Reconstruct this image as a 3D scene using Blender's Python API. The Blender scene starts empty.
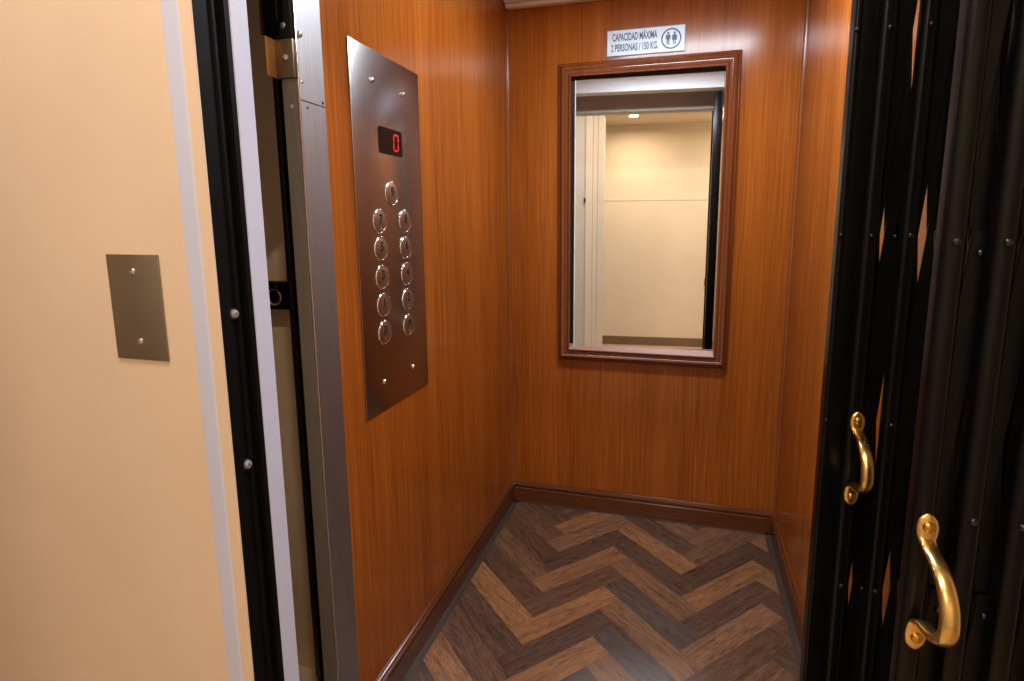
import bpy, bmesh, math, random
from mathutils import Vector, Matrix
random.seed(7)
SC = bpy.context.scene
COL = SC.collection

# ------------------------------------------------------------------ helpers
def lin(r, g, b):
    f = lambda c: (c/255/12.92) if c/255 <= .04045 else ((c/255+.055)/1.055)**2.4
    return (f(r), f(g), f(b), 1)

def link(name, me, mat=None, parent=None):
    o = bpy.data.objects.new(name, me); COL.objects.link(o)
    if mat is not None and me is not None: me.materials.append(mat)
    if parent is not None: o.parent = parent
    return o

def tag(o, label=None, cat=None, group=None, kind=None):
    if label: o['label'] = label
    if cat: o['category'] = cat
    if group: o['group'] = group
    if kind: o['kind'] = kind
    return o

def empty(name, loc=(0, 0, 0), **k):
    o = bpy.data.objects.new(name, None); COL.objects.link(o)
    o.location = loc; o.empty_display_size = .05
    return tag(o, **k)

def fin(bm, name, mat, parent=None, smooth=None, origin=(0, 0, 0)):
    """bmesh -> one linked mesh object; origin = where the object's parent sits in the world."""
    if any(origin): bmesh.ops.translate(bm, verts=bm.verts, vec=-Vector(origin))
    bmesh.ops.recalc_face_normals(bm, faces=bm.faces)
    me = bpy.data.meshes.new(name); bm.to_mesh(me); bm.free()
    if smooth is not None:
        for p in me.polygons: p.use_smooth = True
        me.set_sharp_from_angle(angle=math.radians(smooth))
    return link(name, me, mat, parent)

def box(bm, x0, x1, y0, y1, z0, z1, bev=0, seg=2):
    r = bmesh.ops.create_cube(bm, size=1)
    vs = r['verts']
    for v in vs:
        v.co = Vector(((x0+x1)/2+v.co.x*(x1-x0), (y0+y1)/2+v.co.y*(y1-y0), (z0+z1)/2+v.co.z*(z1-z0)))
    if bev:
        es = list({e for v in vs for e in v.link_edges})
        bmesh.ops.bevel(bm, geom=es, offset=bev, segments=seg, profile=.5, affect='EDGES')
    return bm

def boxobj(name, dims, mat, parent=None, bev=0, origin=(0, 0, 0), smooth=None):
    bm = bmesh.new(); box(bm, *dims, bev=bev)
    return fin(bm, name, mat, parent, smooth, origin)

def struct(o):
    o['kind'] = 'structure'; return o

def prism(bm, poly, a, b):
    """extrude a closed 2-D polygon: poly = list of Vector (3-D) at start; a->b translation vector."""
    v0 = [bm.verts.new(Vector(p)) for p in poly]
    v1 = [bm.verts.new(Vector(p)+Vector(b)-Vector(a)) for p in poly]
    n = len(poly)
    bm.faces.new(v0[::-1]); bm.faces.new(v1)
    for i in range(n):
        bm.faces.new((v0[i], v0[(i+1) % n], v1[(i+1) % n], v1[i]))

def lathe(bm, prof, n=24, M=Matrix()):
    """revolve (r, h) about the local +Z axis, then transform by M"""
    rings = []
    for r, h in prof:
        if r < 1e-6: rings.append([bm.verts.new(M @ Vector((0, 0, h)))])
        else: rings.append([bm.verts.new(M @ Vector((r*math.cos(2*math.pi*k/n), r*math.sin(2*math.pi*k/n), h))) for k in range(n)])
    for a, b in zip(rings, rings[1:]):
        for k in range(n):
            k2 = (k+1) % n
            if len(a) == 1 and len(b) == 1: continue
            if len(a) == 1: bm.faces.new((a[0], b[k], b[k2]))
            elif len(b) == 1: bm.faces.new((a[k], a[k2], b[0]))
            else: bm.faces.new((a[k], a[k2], b[k2], b[k]))

# axis frames: local Z = outward normal, local X = right as seen, local Y = up
def frame(loc, right, up):
    r, u = Vector(right), Vector(up); n = r.cross(u)
    m = Matrix((r, u, n)).transposed().to_4x4(); m.translation = Vector(loc); return m
def on_left(y, z, x=0): return frame((x, y, z), (0, 1, 0), (0, 0, 1))      # face looking +X
def on_front(x, z, y=0): return frame((x, y, z), (1, 0, 0), (0, 0, 1))     # face looking -Y

def text_bm(bm, s, size, M, sx=1.0, bold=0.0, ext=.0006, align='CENTER'):
    cu = bpy.data.curves.new('lettering', 'FONT'); cu.body = s; cu.size = size
    cu.align_x = align; cu.align_y = 'CENTER'; cu.extrude = ext; cu.offset = bold; cu.resolution_u = 4
    ob = bpy.data.objects.new('lettering_tmp', cu); COL.objects.link(ob)
    bpy.context.view_layer.update()
    me = bpy.data.meshes.new_from_object(ob.evaluated_get(bpy.context.evaluated_depsgraph_get()))
    bpy.data.objects.remove(ob); bpy.data.curves.remove(cu)
    me.transform(M @ Matrix.Diagonal((sx, 1, 1, 1)))
    bm.from_mesh(me); bpy.data.meshes.remove(me)

# ------------------------------------------------------------------ materials
def mat(name, base=(.8, .8, .8, 1), rough=.5, metal=0, spec=.5, coat=0, emit=None, estr=0):
    m = bpy.data.materials.new(name); m.use_nodes = True
    b = m.node_tree.nodes['Principled BSDF']
    b.inputs['Base Color'].default_value = base
    b.inputs['Roughness'].default_value = rough
    b.inputs['Metallic'].default_value = metal
    b.inputs['Specular IOR Level'].default_value = spec
    b.inputs['Coat Weight'].default_value = coat
    if emit: b.inputs['Emission Color'].default_value = emit; b.inputs['Emission Strength'].default_value = estr
    return m
class NT:
    def __init__(s, m): s.t = m.node_tree; s.b = s.t.nodes['Principled BSDF']
    def n(s, typ, **kw):
        x = s.t.nodes.new(typ)
        for k, v in kw.items():
            if k in x.inputs.keys(): x.inputs[k].default_value = v
            else: setattr(x, k, v)
        return x
    def l(s, a, b): s.t.links.new(a, b)
    def ramp(s, fac, stops):
        r = s.t.nodes.new('ShaderNodeValToRGB'); e = r.color_ramp.elements
        while len(e) < len(stops): e.new(.5)
        for x, (p, c) in zip(e, stops): x.position = p; x.color = c
        s.l(fac, r.inputs['Fac']); return r.outputs['Color']
    def noise(s, vec, scale, detail=4, rough=.55, dist=0):
        x = s.n('ShaderNodeTexNoise'); x.inputs['Scale'].default_value = scale
        x.inputs['Detail'].default_value = detail; x.inputs['Roughness'].default_value = rough
        x.inputs['Distortion'].default_value = dist
        s.l(vec, x.inputs['Vector']); return x.outputs['Fac']
    def mapv(s, vec, sc):
        x = s.n('ShaderNodeMapping'); x.inputs['Scale'].default_value = sc; s.l(vec, x.inputs['Vector']); return x.outputs['Vector']
    def mix(s, fac, a, b, blend='MIX'):
        x = s.n('ShaderNodeMix', data_type='RGBA', blend_type=blend)
        for i, v in ((0, fac), (6, a), (7, b)):
            if hasattr(v, 'is_linked'): s.l(v, x.inputs[i])
            else: x.inputs[i].default_value = v
        return x.outputs[2]

def veneer(name, dark, mid, light, rough=.24, grain='Z', bump=.02, spec=.5):
    """glossy veneer; streaks run along the given world axis"""
    m = mat(name, rough=rough, spec=spec); N = NT(m)
    geo = N.n('ShaderNodeNewGeometry').outputs['Position']
    k = {'Z': ((1, 1, .03), (1, 1, .008)), 'X': ((.03, 1, 1), (.008, 1, 1)), 'Y': ((1, .03, 1), (1, .008, 1))}[grain]
    f1 = N.noise(N.mapv(geo, k[0]), 95, 5, .65)
    f2 = N.noise(N.mapv(geo, k[1]), 330, 3, .6)
    f3 = N.noise(N.mapv(geo, k[0]), 9, 2, .5)
    c = N.ramp(f1, [(.28, dark), (.5, mid), (.74, light)])
    c = N.mix(.38, c, N.ramp(f2, [(.35, dark), (.62, light)]), 'MIX')
    c = N.mix(.30, c, N.ramp(f3, [(.3, dark), (.7, light)]), 'MIX')
    N.l(c, N.b.inputs['Base Color'])
    bp = N.n('ShaderNodeBump'); bp.inputs['Strength'].default_value = bump; bp.inputs['Distance'].default_value = .002
    N.l(f2, bp.inputs['Height']); N.l(bp.outputs['Normal'], N.b.inputs['Normal'])
    return m

def plaster(name, c0, c1, rough=.6, bump=.05):
    m = mat(name, c0, rough=rough, spec=.3); N = NT(m)
    geo = N.n('ShaderNodeNewGeometry').outputs['Position']
    N.l(N.ramp(N.noise(geo, 5, 4), [(.3, c0), (.7, c1)]), N.b.inputs['Base Color'])
    bp = N.n('ShaderNodeBump'); bp.inputs['Strength'].default_value = bump; bp.inputs['Distance'].default_value = .002
    N.l(N.noise(geo, 160, 3), bp.inputs['Height']); N.l(bp.outputs['Normal'], N.b.inputs['Normal'])
    return m

def steel(name, base, rough=.28, axis='Z', aniso=.6, streak=.06):
    m = mat(name, base, rough=rough, metal=1); N = NT(m)
    geo = N.n('ShaderNodeNewGeometry').outputs['Position']
    k = {'Z': (1, 1, .01), 'Y': (1, .01, 1), 'X': (.01, 1, 1)}[axis]
    f = N.noise(N.mapv(geo, k), 700, 2, .5)
    dk = tuple(c*(1-streak*2) for c in base[:3])+(1,); lt = tuple(min(1, c*(1+streak)) for c in base[:3])+(1,)
    N.l(N.ramp(f, [(.35, dk), (.65, lt)]), N.b.inputs['Base Color'])
    N.b.inputs['Anisotropic'].default_value = aniso
    t = N.n('ShaderNodeCombineXYZ'); t.inputs[{'X': 0, 'Y': 1, 'Z': 2}[axis]].default_value = 1
    N.l(t.outputs[0], N.b.inputs['Tangent'])
    return m

M = {}
M['wood'] = veneer('cab_veneer', (.14, .026, .0028, 1), (.285, .069, .0075, 1), (.48, .145, .021, 1), rough=.19, spec=.36)
M['mahog'] = veneer('mahogany_v', (.10, .022, .006, 1), (.17, .042, .012, 1), (.25, .075, .026, 1), rough=.2, bump=0)
M['mahogx'] = veneer('mahogany_x', (.060, .016, .004, 1), (.105, .030, .008, 1), (.16, .050, .016, 1), rough=.17, grain='X')
M['mahogy'] = veneer('mahogany_y', (.060, .016, .004, 1), (.105, .030, .008, 1), (.16, .050, .016, 1), rough=.17, grain='Y')
M['bead'] = veneer('corner_bead', (.16, .042, .012, 1), (.23, .066, .020, 1), (.30, .10, .036, 1), rough=.2)
M['sillwood'] = veneer('sill_veneer', (.30, .12, .07, 1), (.36, .16, .10, 1), (.42, .20, .13, 1), rough=.42, grain='X', bump=0)
M['peach'] = plaster('peach_plaster', (.74, .575, .44, 1), (.78, .61, .47, 1))
M['cream'] = plaster('cream_plaster', (.80, .68, .53, 1), (.84, .72, .57, 1))
M['white'] = plaster('daylit_white_paint', (.57, .61, .82, 1), (.61, .65, .86, 1), rough=.45)  # white trim paint with a lavender daylight tint put into the colour
M['greypaint'] = plaster('grey_white_paint', (.52, .51, .47, 1), (.56, .55, .51, 1), rough=.5)
M['casing'] = plaster('casing_paint', (.66, .60, .50, 1), (.70, .64, .54, 1), rough=.4)
M['ceilcab'] = plaster('cab_ceiling_paint', (.78, .70, .62, 1), (.80, .72, .64, 1), rough=.4)
M['shaft'] = plaster('shaft_render', (.60, .44, .27, 1), (.68, .51, .33, 1), rough=.8, bump=.2)
M['concrete'] = plaster('landing_floor_tile', (.50, .36, .22, 1), (.56, .41, .26, 1), rough=.3)
M['tanbase'] = plaster('brown_skirting', (.19, .125, .07, 1), (.22, .15, .085, 1), rough=.45)
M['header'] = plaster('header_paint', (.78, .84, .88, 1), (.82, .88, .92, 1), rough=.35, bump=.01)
M['steelp'] = steel('brushed_panel_steel', (.46, .46, .47, 1), .24, 'Y', .0, .03)
M['steelj'] = steel('jamb_steel', (.36, .36, .37, 1), .5, 'Z', .0, .07)
M['steeldk'] = steel('jamb_front_steel', (.42, .38, .31, 1), .5, 'Z', .4, .07)
M['bracket'] = mat('dull_bracket_steel', (.17, .125, .075, 1), .45, .8)
M['plate'] = mat('plate_steel', (.34, .285, .215, 1), .42, .9)
M['chrome'] = mat('chrome', (.72, .70, .68, 1), .14, 1)
M['button'] = steel('button_steel', (.46, .41, .37, 1), .36, 'Y', .3, .03)
M['ink'] = mat('engraved_black', (.012, .008, .006, 1), .5)
M['display'] = mat('display_glass', (.004, .003, .003, 1), .3, spec=.2)
M['led'] = mat('red_led', (.25, .01, .01, 1), .4, emit=(1, .012, .03, 1), estr=.75)
M['leddim'] = mat('unlit_led', (.02, .003, .003, 1), .4)
M['black'] = mat('black_gloss_paint', (.0028, .0028, .0032, 1), .30, 0, .22)
M['blackrail'] = mat('black_rail_paint', (.0045, .0045, .005, 1), .55, 0, .08)
M['blacktough'] = mat('black_matt', (.008, .008, .009, 1), .5)
M['rivet'] = mat('black_rivet', (.006, .006, .007, 1), .18, 0, .6)
M['brass'] = mat('polished_brass', (.80, .55, .21, 1), .27, 1)
M['brassdk'] = mat('brass_screw', (.62, .34, .08, 1), .28, 1)
M['zinc'] = mat('orange_tinted_steel', (.50, .25, .08, 1), .5, .6)  # flange steel with its warm orange reflection painted in; also colours the ring
M['zincw'] = mat('white_zinc', (.42, .44, .48, 1), .35, .5)
M['mirror'] = mat('mirror_silver', (.93, .94, .93, 1), .0, 1)
M['signw'] = mat('sign_white', (.66, .76, .84, 1), .35)
M['signb'] = mat('sign_blue', (.014, .06, .17, 1), .4)
M['signedge'] = mat('sign_edge', (.12, .17, .22, 1), .4)
M['lamp'] = mat('cool_diffuser', (.9, .9, .9, 1), .4, emit=(.82, .91, 1, 1), estr=22)
M['warmlamp'] = mat('warm_diffuser', (.9, .9, .9, 1), .4, emit=(1, .78, .48, 1), estr=14)
M['border'] = mat('dark_edging', (.055, .039, .031, 1), .35)
m = mat('plank_vinyl', rough=.27); N = NT(m); M['plank'] = m
at = N.n('ShaderNodeAttribute', attribute_name='tone').outputs['Color']
uv = N.n('ShaderNodeUVMap').outputs['UV']
g1 = N.noise(N.mapv(uv, (6, 60, 1)), 1.0, 6, .65, .6)
g2 = N.noise(N.mapv(uv, (26, 380, 1)), 1.0, 4, .6)
cc = N.mix(1.0, at, N.ramp(g1, [(.3, (.55, .53, .51, 1)), (.5, (1, 1, 1, 1)), (.72, (1.3, 1.27, 1.22, 1))]), 'MULTIPLY')
cc = N.mix(1.0, cc, N.ramp(g2, [(.34, (.42, .40, .38, 1)), (.55, (1.05, 1.05, 1.05, 1)), (.8, (1.15, 1.12, 1.1, 1))]), 'MULTIPLY')
N.l(cc, N.b.inputs['Base Color'])
bp = N.n('ShaderNodeBump'); bp.inputs['Strength'].default_value = .12; bp.inputs['Distance'].default_value = .001
N.l(g2, bp.inputs['Height']); N.l(bp.outputs['Normal'], N.b.inputs['Normal'])

# ------------------------------------------------------------------ dimensions (metres)
W, FY, CZ = 1.072, -1.176, 2.045         # cab width, front of the side walls, cab ceiling
HB = .0894
HY = -1.55                                # landing wall, its face

# ------------------------------------------------------------------ cab shell
def boards(name, axis, cuts, fixed0, fixed1, z0, z1):
    bm = bmesh.new()
    for a, b in zip(cuts, cuts[1:]):
        g = .0002
        if axis == 'Y': box(bm, fixed0, fixed1, a+g, b-g, z0, z1, .0004, 1)
        else: box(bm, a+g, b-g, fixed0, fixed1, z0, z1, .0004, 1)
    return struct(fin(bm, name, M['wood']))
boards('wall_left', 'Y', [FY, -1.103, -.163, .0], -.03, 0, 0, CZ)
boards('wall_back', 'X', [0, .383, W], 0, .03, 0, CZ)
boards('wall_right', 'Y', [FY, 0], W, W+.03, 0, CZ)
struct(boxobj('ceiling', (-.03, W+.03, FY-.08, .03, CZ, CZ+.03), M['ceilcab']))

# herringbone floor, every plank clipped to the cab
def clip(poly, x0, x1, y0, y1):
    def cut(p, f, inter):
        out = []
        for i, a in enumerate(p):
            b = p[(i+1) % len(p)]
            fa, fb = f(a), f(b)
            if fa >= 0: out.append(a)
            if (fa >= 0) != (fb >= 0):
                t = fa/(fa-fb); out.append((a[0]+t*(b[0]-a[0]), a[1]+t*(b[1]-a[1])))
        return out
    for f in (lambda a: a[0]-x0, lambda a: x1-a[0], lambda a: a[1]-y0, lambda a: y1-a[1]):
        if len(poly) < 3: return []
        poly = cut(poly, f, None)
    return poly
BX0, BX1, BY0, BY1 = .014, W-.014, FY-.09, -.014
PW, PL = .0832, .3507
th = 0.0; SHEAR = .085; A0 = Vector((.725, -.597))
def rot(v): return Vector((v[0]*math.cos(th)-v[1]*math.sin(th), v[0]*math.sin(th)+v[1]*math.cos(th)))
ud = rot((math.sqrt(.5), -math.sqrt(.5))); vd = rot((-math.sqrt(.5), -math.sqrt(.5)))
O = A0-ud*PL-vd*PW
LIGHT, MEDL, MED, MEDD, DARK, SLATE = ((.245, .120, .056), (.200, .104, .058), (.145, .076, .044), (.108, .058, .037), (.090, .052, .037), (.088, .062, .053))
toneA = {0: {-4: MEDL, -3: MEDD, -2: LIGHT, -1: DARK, 0: MEDL, 1: SLATE, 2: MEDL, 3: SLATE, 4: MEDL, 5: DARK},
         -1: {-4: MEDD, -3: MED, -2: MEDD, -1: MED, 0: MEDD, 1: LIGHT, 2: DARK, 3: MEDD, 4: LIGHT, 5: DARK},
         1: {}}
toneB = {0: {-3: MED, -2: DARK, -1: LIGHT, 0: DARK, 1: MEDL, 2: MEDD, 3: MED, 4: DARK},
         -1: {-5: MED, -4: LIGHT, -3: MEDL, -2: DARK, -1: LIGHT, 0: MEDD, 1: LIGHT, 2: DARK, 3: LIGHT, 4: SLATE, 5: MEDL, 6: MEDL}}
bm = bmesh.new(); uvl = bm.loops.layers.uv.new('UVMap'); cl = bm.loops.layers.float_color.new('tone')
rr = random.Random(3)
def plank(u0, u1, v0, v1, tone, along):
    g = .0007
    q = [(u0+g, v0+g), (u1-g, v0+g), (u1-g, v1-g), (u0+g, v1-g)]
    pts = [(v.x, v.y+SHEAR*(v.x-A0.x)) for v in (O+ud*a+vd*b for a, b in q)]
    p = clip(pts, BX0, BX1, BY0, BY1)
    if len(p) < 3: return
    vs = [bm.verts.new((x, y, 0)) for x, y in p]
    f = bm.faces.new(vs)
    if f.normal.z < 0 or True: f.normal_update()
    if f.normal.z < 0: f.normal_flip()
    du, dv = rr.random()*9, rr.random()*9; j = rr.uniform(.9, 1.1)
    for lp in f.loops:
        d = Vector((lp.vert.co.x, lp.vert.co.y-SHEAR*(lp.vert.co.x-A0.x)))-O
        a, b = d.dot(ud), d.dot(vd)
        lp[uvl].uv = (a+du, b+dv) if along == 'u' else (b+du, a+dv)
        lp[cl] = (tone[0]*j, tone[1]*j, tone[2]*j, 1)
pool = [LIGHT, MEDL, MED, MEDD, DARK, SLATE, DARK]
for c in range(-3, 4):
    for k in range(-14, 16):
        bu, bv = k*PW+c*PL, k*PW-c*PL
        ta = toneA.get(c, {}).get(k) or rr.choice(pool); tb = toneB.get(c, {}).get(k) or rr.choice(pool)
        plank(bu, bu+PL, bv, bv+PW, ta, 'u')
        plank(bu+PL, bu+PL+PW, bv+PW-PL, bv+PW, tb, 'v')
fl = struct(fin(bm, 'floor', M['plank']))
struct(boxobj('floor_base', (-.03, W+.03, FY-.1, .03, -.06, -.0008), M['ink']))
bm = bmesh.new()
e = .021
box(bm, BX0-.002, BX0+e, BY0, BY1, -.0004, .0012); box(bm, BX1-e, BX1+.002, BY0, BY1, -.0004, .0012); box(bm, BX0, BX1, BY1-e*.5, BY1+.002, -.0004, .0012)
struct(fin(bm, 'trim_1', M['border']))

# baseboards
prof = [(0, 0), (.014, 0), (.014, .060), (.0115, .0635), (.0115, .066), (.0155, .069), (.0175, .0745), (.0165, .079), (.0125, .0815), (.0105, .0865), (.006, HB), (0, HB)]
bm = bmesh.new(); prism(bm, [(d, FY, z) for d, z in prof], (0, FY, 0), (0, -.0005, 0)); struct(fin(bm, 'baseboard_left', M['mahogy'], smooth=35))
bm = bmesh.new(); prism(bm, [(W-d, FY, z) for d, z in prof], (0, FY, 0), (0, -.0005, 0)); struct(fin(bm, 'baseboard_right', M['mahogy'], smooth=35))
bm = bmesh.new(); prism(bm, [(.0005, -d, z) for d, z in prof], (0, 0, 0), (W-.001, 0, 0)); struct(fin(bm, 'baseboard_back', M['mahogx'], smooth=35))
# corner beads and cornice
def qround(cx, sx, r=.0085):
    pts = [(cx, 0)]+[(cx+sx*r*math.cos(a*math.pi/12), -r*math.sin(a*math.pi/12)) for a in range(7)]
    return [(x, y, HB) for x, y in pts]
for i, (cx, sx) in enumerate(((0, 1), (W, -1))):
    bm = bmesh.new(); prism(bm, qround(cx, sx), (0, 0, 0), (0, 0, CZ-HB)); struct(fin(bm, 'trim_%d' % (i+2), M['bead'], smooth=40))
bm = bmesh.new()
cp = [(0, CZ), (0, 2.022), (-.006, 2.013), (-.03, 2.013), (-.034, 2.017), (-.034, 2.024), (-.05, 2.026), (-.05, CZ)]
prism(bm, [(0.004, y, z) for y, z in cp], (0, 0, 0), (W-.008, 0, 0)); struct(fin(bm, 'trim_4', M['ceilcab'], smooth=30))
# header over the car gate
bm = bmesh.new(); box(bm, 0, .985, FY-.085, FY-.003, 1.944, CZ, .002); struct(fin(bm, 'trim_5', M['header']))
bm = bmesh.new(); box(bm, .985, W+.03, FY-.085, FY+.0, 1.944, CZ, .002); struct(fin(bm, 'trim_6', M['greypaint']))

# ------------------------------------------------------------------ steel corner post on the left of the cab door
P0 = (-.017, -1.215, 0)
post = empty('steel_door_post', P0, label='brushed steel door post standing at the front edge of the left wood wall', cat='door post')
bm = bmesh.new(); box(bm, -.002, .0015, -1.252, FY-.001, 0, 1.428, .0006, 1); box(bm, -.002, .0015, -1.252, FY-.001, 1.4295, 1.94, .0006, 1)
fin(bm, 'side_facing', M['steelj'], post, 30, P0)
o = boxobj('front_facing', (-.036, -.0005, -1.2515, -1.246, 0, 1.94), M['steeldk'], post, .0008, P0)
o['label'] = 'darker front strip of the post'
bm = bmesh.new(); box(bm, -.0025, .0022, -1.2535, -1.2505, 0, 1.94, .0008, 2); fin(bm, 'edge_strip', M['chrome'], post, 30, P0)
bm = bmesh.new(); box(bm, -.034, -.004, -1.246, -1.18, 0, 1.94); fin(bm, 'core', M['blacktough'], post, None, P0)
def screw(parent, Mx, r, origin, material, name='screw', h=None, ring=0):
    bm = bmesh.new(); h = h or r*.5
    lathe(bm, [(r, 0), (r, h*.35), (r*.82, h*.8), (r*.45, h), (r*.34, h), (r*.30, h*.45), (0, h*.45)], 18, Mx)
    return fin(bm, name, material, parent, 40, origin)
screw(post, on_front(-.018, 1.418, -1.2515), .0045, P0, M['chrome'])
screw(post, on_left(-1.243, 1.545, .0015), .006, P0, M['chrome'], h=.005)
screw(post, on_left(-1.243, 1.462, .0015), .003, P0, M['chrome'])
screw(post, on_left(-1.232, 1.418, .0015), .0025, P0, M['ink'])
screw(post, on_left(-1.185, 1.436, .0015), .003, P0, M['ink'])
# black channel and steel bracket fixed high on the post's front
C0 = (-.03, -1.28, 1.54)
ch = empty('gate_guide_channel', C0, label='black steel channel hanging above the angle bracket on the steel door post', cat='bracket')
bm = bmesh.new(); box(bm, -.043, -.0015, -1.262, -1.2525, 1.535, 1.94, .0015); box(bm, -.0455, -.042, -1.286, -1.2525, 1.535, 1.94, .0012); box(bm, -.024, -.019, -1.272, -1.26, 1.56, 1.94, .001)
fin(bm, 'channel', M['black'], ch, 30, C0)
screw(ch, on_front(-.016, 1.556, -1.262), .0055, C0, M['steeldk'], 'bolt')
B0 = (-.03, -1.28, 1.467)
br = empty('angle_bracket', B0, label='steel angle bracket with painted orange reflection on its flank and one bolt below the black channel', cat='bracket')
bm = bmesh.new(); box(bm, -.040, -.0015, -1.26, -1.2525, 1.467, 1.5345, .0012); fin(bm, 'back_plate', M['bracket'], br, 30, B0)
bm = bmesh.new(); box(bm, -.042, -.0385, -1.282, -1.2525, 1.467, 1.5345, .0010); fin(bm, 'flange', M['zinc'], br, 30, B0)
screw(br, on_front(-.016, 1.502, -1.26), .0065, B0, M['chrome'], 'bolt', h=.005)

# ------------------------------------------------------------------ lift shaft seen through the gap
struct(boxobj('wall_shaft_rear', (-.9, -.031, -.98, -.93, -.06, 2.5), M['shaft']))
struct(boxobj('floor_shaft', (-.95, -.031, HY+.1, -.93, -.12, -.06), M['shaft']))
struct(boxobj('wall_shaft_left', (-.95, -.9, HY+.1, -.93, -.06, 2.5), M['shaft']))
struct(boxobj('wall_shaft_right', (1.29, 1.34, HY+.1, -.3, -.06, 2.5), M['peach']))
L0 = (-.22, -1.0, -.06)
lk = empty('shadow_stripe_rail', L0, label='dark vertical rail added for the shadow stripe, with a ringed bracket, in the gap beside the steel post', cat='added rail')
bm = bmesh.new(); box(bm, -.262, -.12, -1.004, -.9802, -.0598, 2.45, .002); box(bm, -.225, -.213, -1.045, -1.0, -.0598, 2.45, .002)  # rail added to draw the post's shadow stripe; it also carries the bracket
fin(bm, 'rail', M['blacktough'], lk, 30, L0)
bm = bmesh.new(); box(bm, -.38, -.13, -1.020, -1.003, .990, 1.058, .0015); box(bm, -.38, -.13, -1.036, -1.003, 1.052, 1.060, .001)
bk = fin(bm, 'bracket', M['blackrail'], lk, 30, L0)
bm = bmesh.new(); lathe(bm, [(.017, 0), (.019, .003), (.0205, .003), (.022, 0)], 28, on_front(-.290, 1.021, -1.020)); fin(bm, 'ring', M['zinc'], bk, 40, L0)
screw(bk, on_front(-.282, 1.047, -1.020), .0035, L0, M['steeldk'])

# ------------------------------------------------------------------ landing
RX0, RX1, LZ = .074, 1.24, 1.885            # the opening in the landing wall
VC = 2.32                                   # landing ceiling
bm = bmesh.new(); box(bm, -2.0, .049, HY+.001, HY+.1, -.06, 2.5); box(bm, -2.0, RX0, HY, HY+.0045, -.06, 2.5, .0015)
struct(fin(bm, 'wall_landing_left', M['peach']))
struct(boxobj('wall_landing_right', (RX1, 2.2, HY, HY+.1, -.06, 2.5), M['peach']))
struct(boxobj('wall_landing_head', (RX0-.025, RX1, HY+.005, HY+.1, LZ, 2.5), M['greypaint']))
# white painted strip along the edge of the peach wall and the white reveal batten
bm = bmesh.new()
prism(bm, [(.0265, HY+.001, 0), (.030, HY-.0016, 0), (.0535, HY-.0016, 0), (.0575, HY+.001, 0)], (0, 0, 0), (0, 0, 2.31)); struct(fin(bm, 'trim_7', M['white']))
struct(boxobj('trim_8', (.049, .0745, -1.4835, -1.4505, 0, LZ), M['white'], bev=.0012))
# black gate jamb let into the reveal
J0 = (.0675, -1.5145, 0)
jb = empty('gate_jamb', J0, label='black grooved steel gate jamb along the edge of the peach landing wall', cat='door jamb')
jp = [(.0555, -1.5452), (.080, -1.5452), (.080, -1.530), (.0755, -1.5285), (.0755, -1.526), (.0735, -1.514), (.0775, -1.512), (.0775, -1.508), (.068, -1.506), (.068, -1.494), (.079, -1.4925), (.079, -1.484), (.0555, -1.484)]
bm = bmesh.new(); prism(bm, [(x-.006, y, 0) for x, y in jp], (0, 0, 0), (0, 0, LZ-.001)); fin(bm, 'channel', M['blackrail'], jb, 30, J0)
for z in (1.072, .841):
    bm = bmesh.new(); lathe(bm, [(.0095, 0), (.0095, .002), (.004, .002), (.004, 0)], 20, on_left(-1.5195, z, .0685)); w = fin(bm, 'washer', M['blacktough'], jb, 40, J0)
    b_ = screw(jb, on_left(-1.5195, z, .0695), .0068, J0, M['zincw'], 'bolt', h=.006); b_['label'] = 'bright bolt head'

# call plate on the peach wall
K0 = (-.069, HY, 1.08)
cpn = empty('blank_wall_plate', K0, label='brown metal blank plate with two screws on the peach wall', cat='wall plate')
bm = bmesh.new(); box(bm, -.1165, -.0205, HY-.0025, HY-.0002, 1.0035, 1.1585, .0008); fin(bm, 'plate', M['plate'], cpn, 30, K0)
for x, z in ((-.069, 1.134), (-.069, 1.031)): screw(cpn, on_front(x, z, HY-.0025), .0052, K0, M['chrome'])

# vestibule behind the camera, its doorway and the corridor beyond (seen in the mirror)
PY, DX0, DX1, DZ, KY, KC = -2.52, .243, 1.35, 2.075, -3.33, 2.125
struct(boxobj('floor_landing', (-2.0, 2.2, KY-.05, HY+.1, -.06, -.0), M['concrete']))
struct(boxobj('ceiling_landing', (-2.0, 2.2, PY-.1, HY, VC, VC+.05), M['cream']))
struct(boxobj('ceiling_corridor', (-2.0, 2.2, KY-.05, PY-.1, KC, KC+.05), M['cream']))
bm = bmesh.new(); box(bm, -2.0, DX0-.03, PY-.1, PY, 0, VC); box(bm, DX1+.03, 2.2, PY-.1, PY, 0, VC); box(bm, DX0-.03, DX1+.03, PY-.1, PY, DZ+.03, VC)
struct(fin(bm, 'wall_vestibule', M['greypaint']))
bm = bmesh.new()                                               # casing with a stop, moulded in three steps
for x0, x1, y0, y1 in ((DX0-.150, DX0-.092, PY, PY+.016), (DX0-.092, DX0-.045, PY, PY+.003), (DX0-.050, DX0, PY-.1, PY+.014)):
    box(bm, x0, x1, y0, y1, 0, DZ, .003)
for x0, x1, y0, y1 in ((DX1, DX1+.032, PY-.1, PY+.014), (DX1+.045, DX1+.105, PY, PY+.016)):
    box(bm, x0, x1, y0, y1, 0, DZ, .003)
box(bm, DX0-.032, DX1+.032, PY-.1, PY+.014, DZ, DZ+.032, .003)
DOOR = struct(fin(bm, 'door_1', M['casing']))
boxobj('door_latch', (DX0-.164, DX0-.149, PY+.0, PY+.020, 1.375, 1.41), M['blacktough'], bev=.001, parent=DOOR)
struct(boxobj('wall_corridor', (-2.0, 2.2, KY-.05, KY, 0, KC), M['cream']))
struct(boxobj('wall_corridor_left', (-2.05, -2.0, KY-.05, HY+.1, -.06, 2.5), M['cream']))
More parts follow.
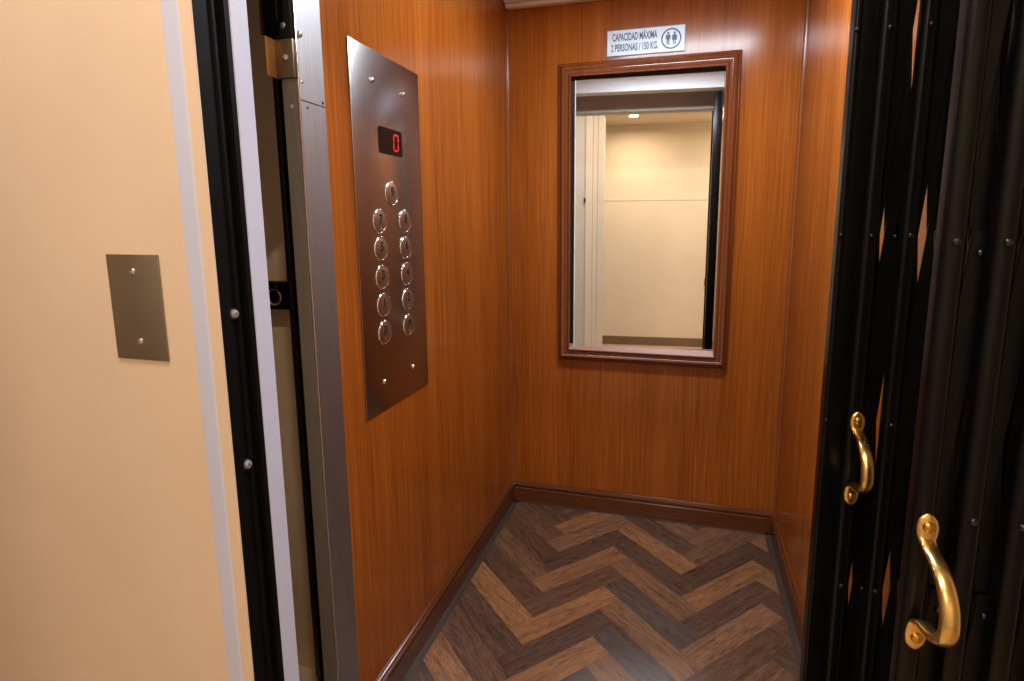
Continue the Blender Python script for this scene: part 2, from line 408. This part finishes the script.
struct(boxobj('wall_corridor_right', (2.2, 2.25, KY-.05, HY+.1, -.06, 2.5), M['cream']))
struct(boxobj('baseboard_corridor', (-2.0, 2.2, KY, KY+.014, 0, .083), M['tanbase'], bev=.003))
struct(boxobj('trim_9', (-2.0, 2.2, KY, KY+.003, 1.415, 1.424), M['casing'], bev=.001))

def downlight(name, x, y, z, r, label, energy, color, spot=None):
    t = empty(name, (x, y, z), label=label, cat='ceiling light')
    Mx = frame((0, 0, 0), (1, 0, 0), (0, -1, 0))
    bm = bmesh.new(); lathe(bm, [(r*1.25, 0), (r*1.25, .004), (r*1.02, .008), (r, .003), (r, 0)], 32, Mx); fin(bm, 'trim_ring', M['casing'], t, 30)
    bm = bmesh.new(); lathe(bm, [(r, .001), (r, .003), (0, .003)], 32, Mx); fin(bm, 'diffuser', M['warmlamp'], t)
    l = bpy.data.lights.new(name, 'AREA'); l.shape = 'DISK'; l.size = r*2; l.energy = energy; l.color = color; l.spread = math.radians(spot or 170)
    lo = bpy.data.objects.new(name+'_light', l); COL.objects.link(lo); lo.location = (x, y, z-.014)
    return t
downlight('ceiling_downlight', .47, -2.84, KC, .036, 'small round downlight in the corridor ceiling reflected in the mirror', 9, (1, .80, .56))
downlight('unseen_downlight', .66, -1.98, VC, .035, 'round warm downlight in the landing ceiling before the open gates', 12, (1, .84, .68))

downlight('unseen_downlight', -.2, -1.86, VC, .06, 'added unseen downlight in the landing ceiling to brighten the peach wall', 8.2, (1, .87, .76))  # extra lamp out of view, added to brighten the peach wall
downlight('unseen_downlight', 1.7, -2.9, KC, .06, 'added unseen fill downlight in the corridor ceiling beyond the right end of the landing', 9, (1, .86, .70))  # extra lamp out of view, added as even fill for the corridor
# cab ceiling light
T0 = (.665, -.70, CZ)
ct = empty('ceiling_light_panel', T0, label='long cool white light panel on the elevator ceiling', cat='ceiling light')
bm = bmesh.new(); box(bm, .33, 1.0, -.80, -.62, CZ-.012, CZ, .003); fin(bm, 'housing', M['greypaint'], ct, 30, T0)
bm = bmesh.new(); box(bm, .35, .98, -.785, -.635, CZ-.016, CZ-.011, .002); fin(bm, 'diffuser', M['lamp'], ct, 30, T0)
l = bpy.data.lights.new('cab_light', 'AREA'); l.shape = 'RECTANGLE'; l.size = .61; l.size_y = .14; l.energy = 14; l.color = (.86, .93, 1)
lo = bpy.data.objects.new('cab_light', l); COL.objects.link(lo); lo.location = (.665, -.71, CZ-.02)

# ------------------------------------------------------------------ mirror
MX0, MX1, MZ0, MZ1 = .208, .868, .648, 1.800
Q0 = (.538, 0, MZ0)
mi = empty('framed_mirror', Q0, label='tall mirror in a moulded mahogany frame on the rear wood wall', cat='mirror')
FP = [(0, .0), (0, .010), (.004, .0145), (.008, .0155), (.0105, .018), (.014, .0235), (.0195, .0265), (.025, .0245), (.028, .021), (.0305, .021), (.034, .0225), (.038, .0215), (.047, .0270), (.0525, .0265), (.0525, .0)]
bm = bmesh.new()
loops = []
for (cx, cz, sx, sz) in ((MX0, MZ0, 1, 1), (MX1, MZ0, -1, 1), (MX1, MZ1, -1, -1), (MX0, MZ1, 1, -1)):
    loops.append([bm.verts.new((cx+sx*w, -h*1.15-.0003, cz+sz*w)) for w, h in FP])
for a in range(4):
    A, B = loops[a], loops[(a+1) % 4]
    for i in range(len(FP)-1): bm.faces.new((A[i], B[i], B[i+1], A[i+1]))
fin(bm, 'frame', M['mahog'], mi, 32, Q0)
# the glass sits low and to the right in its deep frame, leaning a little, in front of a black backing board
fin(box(bmesh.new(), MX0+.04, MX1-.04, -.0013, -.0003, MZ0+.04, MZ1-.04), 'backing_board', M['blacktough'], mi, None, Q0)
GX0, GX1, GZ0, GZ1 = MX0+.0715, MX1-.045, MZ0+.050, MZ1-.067
bm = bmesh.new(); box(bm, GX0, GX1, -.0166, -.0152, GZ0, GZ1)
for v in bm.verts: v.co.y += (v.co.x-.538)*.0425
g = fin(bm, 'mirror_glass', M['mirror'], mi, None, Q0)
g['label'] = 'silvered glass showing the landing'
bm = bmesh.new(); box(bm, GX0-.0035, GX0, -.0295, -.0225, GZ0, GZ1, .001); fin(bm, 'glass_edge', M['header'], mi, None, Q0)
bm = bmesh.new()
prism(bm, [(MX0+.05, y, z) for y, z in ((-.0345, MZ0+.0475), (-.0345, MZ0+.0505), (-.0205, MZ0+.0695), (-.012, MZ0+.0695), (-.004, MZ0+.0475))], (0, 0, 0), (MX1-MX0-.10, 0, 0))
fin(bm, 'sill_strip', M['sillwood'], mi, None, Q0)

# ------------------------------------------------------------------ capacity sign
S0 = (.5315, 0, 1.8595)
sg = empty('capacity_sign', S0, label='white capacity sign with blue lettering and emblem above the mirror', cat='sign')
bm = bmesh.new(); box(bm, .390, .673, -.0035, -.0003, 1.8135, 1.9055, .0006); fin(bm, 'border', M['signedge'], sg, None, S0)
bm = bmesh.new(); box(bm, .3925, .6705, -.0042, -.0030, 1.816, 1.903); fin(bm, 'plate', M['signw'], sg, None, S0)
bm = bmesh.new()
text_bm(bm, 'CAPACIDAD MÁXIMA', .0365, on_front(.492, 1.8775, -.0044), .455, .0009, .0003)
text_bm(bm, '2 PERSONAS / 150 KG.', .0345, on_front(.492, 1.8405, -.0044), .505, .0009, .0003)
fin(bm, 'lettering', M['signb'], sg, None, S0)
bm = bmesh.new(); lathe(bm, [(.0305, 0), (.0305, .0007), (.0355, .0007), (.0355, 0)], 40, on_front(.6235, 1.8595, -.0042)); fin(bm, 'emblem_ring', M['signb'], sg, None, S0)
def figure(cx, cz, skirt):
    bm = bmesh.new(); Mx = on_front(cx, cz, -.0042)
    lathe(bm, [(.0042, 0), (.0042, .0007), (0, .0007)], 16, Mx @ Matrix.Translation((0, .0185, 0)))
    half = [(.0015, .0135), (.0065, .0125), (.0082, .0100), (.0090, -.0015), (.0072, -.0022), (.0060, .0050)]
    half += [(.0085, -.0070), (.0045, -.0072)] if skirt else [(.0054, -.0040)]
    half += [(.0048, -.0210), (.0016, -.0210), (.0010, -.0060)]
    pts = half+[(-x, y) for x, y in reversed(half)]
    prism(bm, [Mx @ Vector((x, y, 0)) for x, y in pts], (0, 0, 0), (0, -.0007, 0))
    return fin(bm, 'person_symbol', M['signb'], sg, None, S0)
figure(.6125, 1.860, False); figure(.6350, 1.860, True)

# ------------------------------------------------------------------ control panel
R0 = (0, -.935, 1.17)
pn = empty('control_panel', R0, label='brushed steel control panel with round floor buttons on the left wood wall', cat='control panel')
bm = bmesh.new(); box(bm, .0002, .004, -1.092, -.7785, .7525, 1.589, .0008, 2); fin(bm, 'face_plate', M['steelp'], pn, 30, R0)
PX = .004
bm = bmesh.new()
def rrect(y0, y1, z0, z1, r, x, n=5):
    out = []
    for cy, cz, a0 in ((y1-r, z1-r, 0), (y0+r, z1-r, 90), (y0+r, z0+r, 180), (y1-r, z0+r, 270)):
        for k in range(n): a = math.radians(a0+90*k/(n-1)); out.append((x, cy+r*math.cos(a), cz+r*math.sin(a)))
    return out
prism(bm, rrect(-.989, -.879, 1.3655, 1.4265, .007, PX), (0, 0, 0), (.0012, 0, 0)); dsp = fin(bm, 'display', M['display'], pn, None, R0)
def seg7(cy, cz, w, h, t, lit, name, material):
    bm = bmesh.new(); Mx = on_left(cy, cz, PX+.0012); sl = .06
    def bar(x0, y0, x1, y1):
        d = Vector((x1-x0, y1-y0)).normalized(); n = Vector((-d.y, d.x))*t/2; e = d*t/2
        a, b = Vector((x0, y0))+d*.0012, Vector((x1, y1))-d*.0012
        pts = [a, a+e+n, b-e+n, b, b-e-n, a+e-n]
        prism(bm, [Mx @ Vector((p.x+p.y*sl, p.y, 0)) for p in pts], (0, 0, 0), (.0005, 0, 0))
    S = {'a': (-w, h, w, h), 'b': (w, h, w, 0), 'c': (w, 0, w, -h), 'd': (-w, -h, w, -h), 'e': (-w, 0, -w, -h), 'f': (-w, h, -w, 0), 'g': (-w, 0, w, 0)}
    for k in lit: bar(*S[k])
    o = fin(bm, name, material, dsp)
    o.data.transform(Matrix.Translation(-Vector(R0))); return o
d_ = seg7(-.910, 1.3965, .0105, .0185, .0040, 'abcdef', 'digit', M['led']); d_['label'] = 'glowing red zero'
BT = {'9': (-.940, 1.273), '7': (-.999, 1.207), '8': (-.879, 1.2075), '5': (-.999, 1.1425), '6': (-.879, 1.1415), '3': (-.999, 1.0755), '4': (-.879, 1.0735), '1': (-.999, 1.008), '2': (-.879, 1.0065), 'P': (-.999, .941), 'PB': (-.879, .9385)}
BR = {'9': 'oo/o.', '7': 'oo/oo', '8': 'o./oo', '5': 'o./.o', '6': 'oo/o.', '3': 'oo/..', '4': 'oo/.o', '1': 'o./..', '2': 'o./o.', 'P': 'oo/o.', 'PB': 'o./oo'}
R = .0288
for s, (y, z) in BT.items():
    bm = bmesh.new(); Mx = on_left(y, z, PX)
    lathe(bm, [(R*.87, .0005), (R*.87, .0024), (R*.84, .0028), (0, .0028)], 36, Mx)
    b = fin(bm, 'button', M['button'], pn, 35, R0)
    bm = bmesh.new(); lathe(bm, [(R*1.05, 0), (R*1.04, .0016), (R*.99, .0030), (R*.94, .0034), (R*.89, .0030), (R*.86, .0022)], 36, Mx); fin(bm, 'button_ring', M['chrome'], b, 50, R0)
    bm = bmesh.new(); text_bm(bm, s, .030 if len(s) == 1 else .025, Mx @ Matrix.Translation((0, .0045, .0030)), .95 if len(s) == 1 else .64, .0009 if len(s) == 1 else .0005, .0003)
    bm.verts.ensure_lookup_table()
    lg = fin(bm, 'numeral' if s.isdigit() else 'lettering', M['ink'], b, None, R0)
    bm = bmesh.new()
    for r_, row in enumerate(BR[s].split('/')):
        for c_, chx in enumerate(row):
            if chx == 'o': lathe(bm, [(.0014, 0), (.0011, .0009), (0, .0013)], 8, Mx @ Matrix.Translation(((c_-.5)*.005+.001, -.0140-r_*.0042, .0026)))
    fin(bm, 'braille', M['chrome'], b, 40, R0)
for y, z in ((-1.006, 1.5215), (-.863, 1.5205), (-1.012, .820), (-.863, .820)):
    bm = bmesh.new(); lathe(bm, [(.0065, 0), (.0062, .002), (.0045, .0042), (0, .0052)], 18, on_left(y, z, PX)); fin(bm, 'screw', M['chrome'], pn, 50, R0)

# ------------------------------------------------------------------ collapsible gates
def handle(parent, x, yface, z, origin, half=.084):
    """brass bow handle standing out from the bar towards -Y"""
    path, wid, thk = [], [], []
    pr = .066; za = half*.60; zb = half*.43; low = lambda q: -(zb+(q-za)*1.25)
    lobes = [(half, .002, .2), (half*.985, .003, .62), (half*.93, .004, .92), (half*.84, .0045, 1.06), (half*.74, .0048, 1.0), (half*.67, .006, .86)]
    for zz, d, w in lobes: path.append((d, zz)); wid.append(.0105*w); thk.append(.0028)
    n = 22
    for i in range(1, n):
        a = math.pi*i/n
        d = .007+pr*math.sin(a)**.85; c_ = math.cos(a); zz = za*c_ if c_ > 0 else zb*c_
        path.append((d, zz)); e_ = math.sin(a); wid.append(.0078+.0012*e_); thk.append(.0034+.0036*e_)
    for zz, d, w in reversed(lobes): path.append((d, low(zz))); wid.append(.0105*w); thk.append(.0028)
    bm = bmesh.new(); rings = []; m_ = 16
    for i, (d, zz) in enumerate(path):
        p0 = path[max(0, i-1)]; p1 = path[min(len(path)-1, i+1)]
        t = Vector((p1[0]-p0[0], p1[1]-p0[1])).normalized(); nn = Vector((-t.y, t.x))   # in (d, z)
        if nn.x < 0 and (i < 6 or i > len(path)-7): nn = -nn
        if i and nn.dot(last) < 0: nn = -nn
        last = nn
        ring = []
        for k in range(m_):
            a = 2*math.pi*k/m_; sx = math.cos(a); sn = math.sin(a)
            px = wid[i]*math.copysign(abs(sx)**.85, sx); pn_ = thk[i]*math.copysign(abs(sn)**.85, sn)
            dd = d+nn.x*pn_; zv = zz+nn.y*pn_
            ring.append(bm.verts.new((x+px, yface-max(dd, .0002), z+zv)))
        rings.append(ring)
    for a, b in zip(rings, rings[1:]):
        for k in range(m_): bm.faces.new((a[k], a[(k+1) % m_], b[(k+1) % m_], b[k]))
    bm.faces.new(rings[0]); bm.faces.new(rings[-1][::-1])
    h = fin(bm, 'handle', M['brass'], parent, 60, origin); h['label'] = 'polished brass bow handle'
    for s in (1, -1):
        bm = bmesh.new(); lathe(bm, [(.0062, 0), (.0062, .0012), (.005, .003), (.0038, .0040), (.001, .0046), (0, .0046)], 18, on_front(x, z+(half*.85 if s > 0 else low(half*.85)), yface-.0066))
        fin(bm, 'screw', M['brassdk'], h, 45, origin)
    return h

def gate(name, label, Y, xs, widths, hx, hz, half, nodes, ztop, lead=None, sw=.0162):
    G0 = (sum(xs)/len(xs), Y, .004)
    g = empty(name, G0, label=label, cat='gate')
    D = .020                                     # depth of the channels
    ups = []
    for x, w in zip(xs, widths):
        t = .004
        pf = [(x-w/2, Y-D/2), (x+w/2, Y-D/2), (x+w/2, Y+D/2), (x+w/2-t, Y+D/2), (x+w/2-t, Y-D/2+t), (x-w/2+t, Y-D/2+t), (x-w/2+t, Y+D/2), (x-w/2, Y+D/2)]
        bm = bmesh.new(); prism(bm, [(a, b, .006) for a, b in pf], (0, 0, .006), (0, 0, ztop))
        es = [e for e in bm.edges if abs(e.verts[0].co.z-e.verts[1].co.z) > 1 and min(e.verts[0].co.y, e.verts[1].co.y) < Y-D/2+.0005]
        bmesh.ops.bevel(bm, geom=es, offset=.0085, segments=6, profile=.5, affect='EDGES')
        u = fin(bm, 'upright', M['black'], g, 35, G0); ups.append(u)
        for zn in RIV:
            bm = bmesh.new(); lathe(bm, [(.0046, 0), (.0044, .0018), (.0028, .0036), (0, .0042)], 14, on_front(x, zn, Y-D/2)); fin(bm, 'rivet', M['rivet'], u, 50, G0)
    # lattice strips between neighbouring uprights, crossing between the rows of pivots
    for i in range(len(xs)-1):
        xa, xb = xs[i]+.002, xs[i+1]-.012
        for za, zb in zip(nodes, nodes[1:]):
            for s, yy in ((1, Y+D/2+.0005), (-1, Y+D/2+.005)):
                p, q = (Vector((xa, 0, za)), Vector((xb, 0, zb))) if s > 0 else (Vector((xa, 0, zb)), Vector((xb, 0, za)))
                d = (q-p).normalized(); n = Vector((d.z, 0, -d.x)); w = sw
                p2, q2 = p-d*.012, q+d*.012
                bm = bmesh.new()
                pts = [p2+n*w, q2+n*w, q2-n*w, p2-n*w]
                prism(bm, [(v.x, yy, v.z) for v in pts], (0, 0, 0), (0, .004, 0))
                bmesh.ops.bevel(bm, geom=list(bm.edges), offset=.0008, segments=1, affect='EDGES')
                st = fin(bm, 'lattice_strip', M['black'], g, None, G0)
                if s > 0 and zb < ztop-.05:
                    bm = bmesh.new(); lathe(bm, [(.0040, 0), (.0038, .0016), (.0024, .003), (0, .0035)], 12, on_front(q.x-.002, q.z-.012, yy)); fin(bm, 'rivet', M['rivet'], st, 50, G0)
    if lead:
        x0, x1 = lead
        bm = bmesh.new(); box(bm, x0, x1, Y+.002, Y+.016, .006, ztop, .002, 2); box(bm, x0, x0+.010, Y-.012, Y+.010, .006, ztop, .004, 4); ls = fin(bm, 'lead_stile', M['black'], g, 30, G0)
        for zn in RIV:
            bm = bmesh.new(); lathe(bm, [(.0045, 0), (.004, .0018), (.0025, .003), (0, .0034)], 14, on_front(x0+.005, zn, Y-.012)); fin(bm, 'rivet', M['black'], ls, 50, G0)
    handle(g, hx, Y-D/2, hz, G0, half)
    return g
NODES = [.02, .59, 1.19, 1.79]
RIV = [.30, .59, .88, 1.18, 1.48, 1.78]
gate('cab_gate', 'black folding cab gate with brass handle at the open edge of the right wood wall', -1.200,
     [.9755, 1.0280, 1.0860, 1.1440, 1.2000, 1.2550], [.024, .022, .022, .022, .022, .022], .9775, .8165, .081, NODES, 1.925, lead=(.9285, .9640))
gate('landing_gate', 'black folding landing gate with brass handle nearest to the viewer', -1.500,
     [.9665, 1.0110, 1.0560, 1.1010, 1.1460, 1.1900], [.023, .022, .022, .022, .022, .022], .9675, .7995, .084, [.02, .37, .77, 1.18, 1.58, 1.86], 1.878, sw=.0115)

# ------------------------------------------------------------------ world, camera, view
w = bpy.data.worlds.new('world'); SC.world = w; w.use_nodes = True
w.node_tree.nodes['Background'].inputs[0].default_value = (1, .9, .8, 1); w.node_tree.nodes['Background'].inputs[1].default_value = .03

S = .8
f, yaw, pitch, roll = 548.61, -.2634, -.1523, .0038
fwd = Vector((math.sin(yaw)*math.cos(pitch), math.cos(yaw)*math.cos(pitch), math.sin(pitch)))
r = fwd.cross(Vector((0, 0, 1))).normalized(); d = fwd.cross(r)
rx = r*math.cos(roll)+d*math.sin(roll); dx = -r*math.sin(roll)+d*math.cos(roll)
cam = bpy.data.cameras.new('camera'); co = bpy.data.objects.new('camera', cam); COL.objects.link(co)
mw = Matrix((rx, -dx, -fwd)).transposed().to_4x4(); mw.translation = Vector((.8752*S, -2.7049*S, 1.2)); co.matrix_world = mw
cam.sensor_width = 36; cam.lens = f*36/1024; cam.clip_start = .01
cam.shift_x = -25.04/1024; cam.shift_y = -32.54/1024
SC.camera = co
SC.view_settings.view_transform = 'Standard'; SC.view_settings.look = 'None'; SC.view_settings.gamma = 1
SC.view_settings.use_curve_mapping = False; SC.view_settings.exposure = 0
try: SC.cycles.max_bounces = 12; SC.cycles.glossy_bounces = 8
except Exception: pass
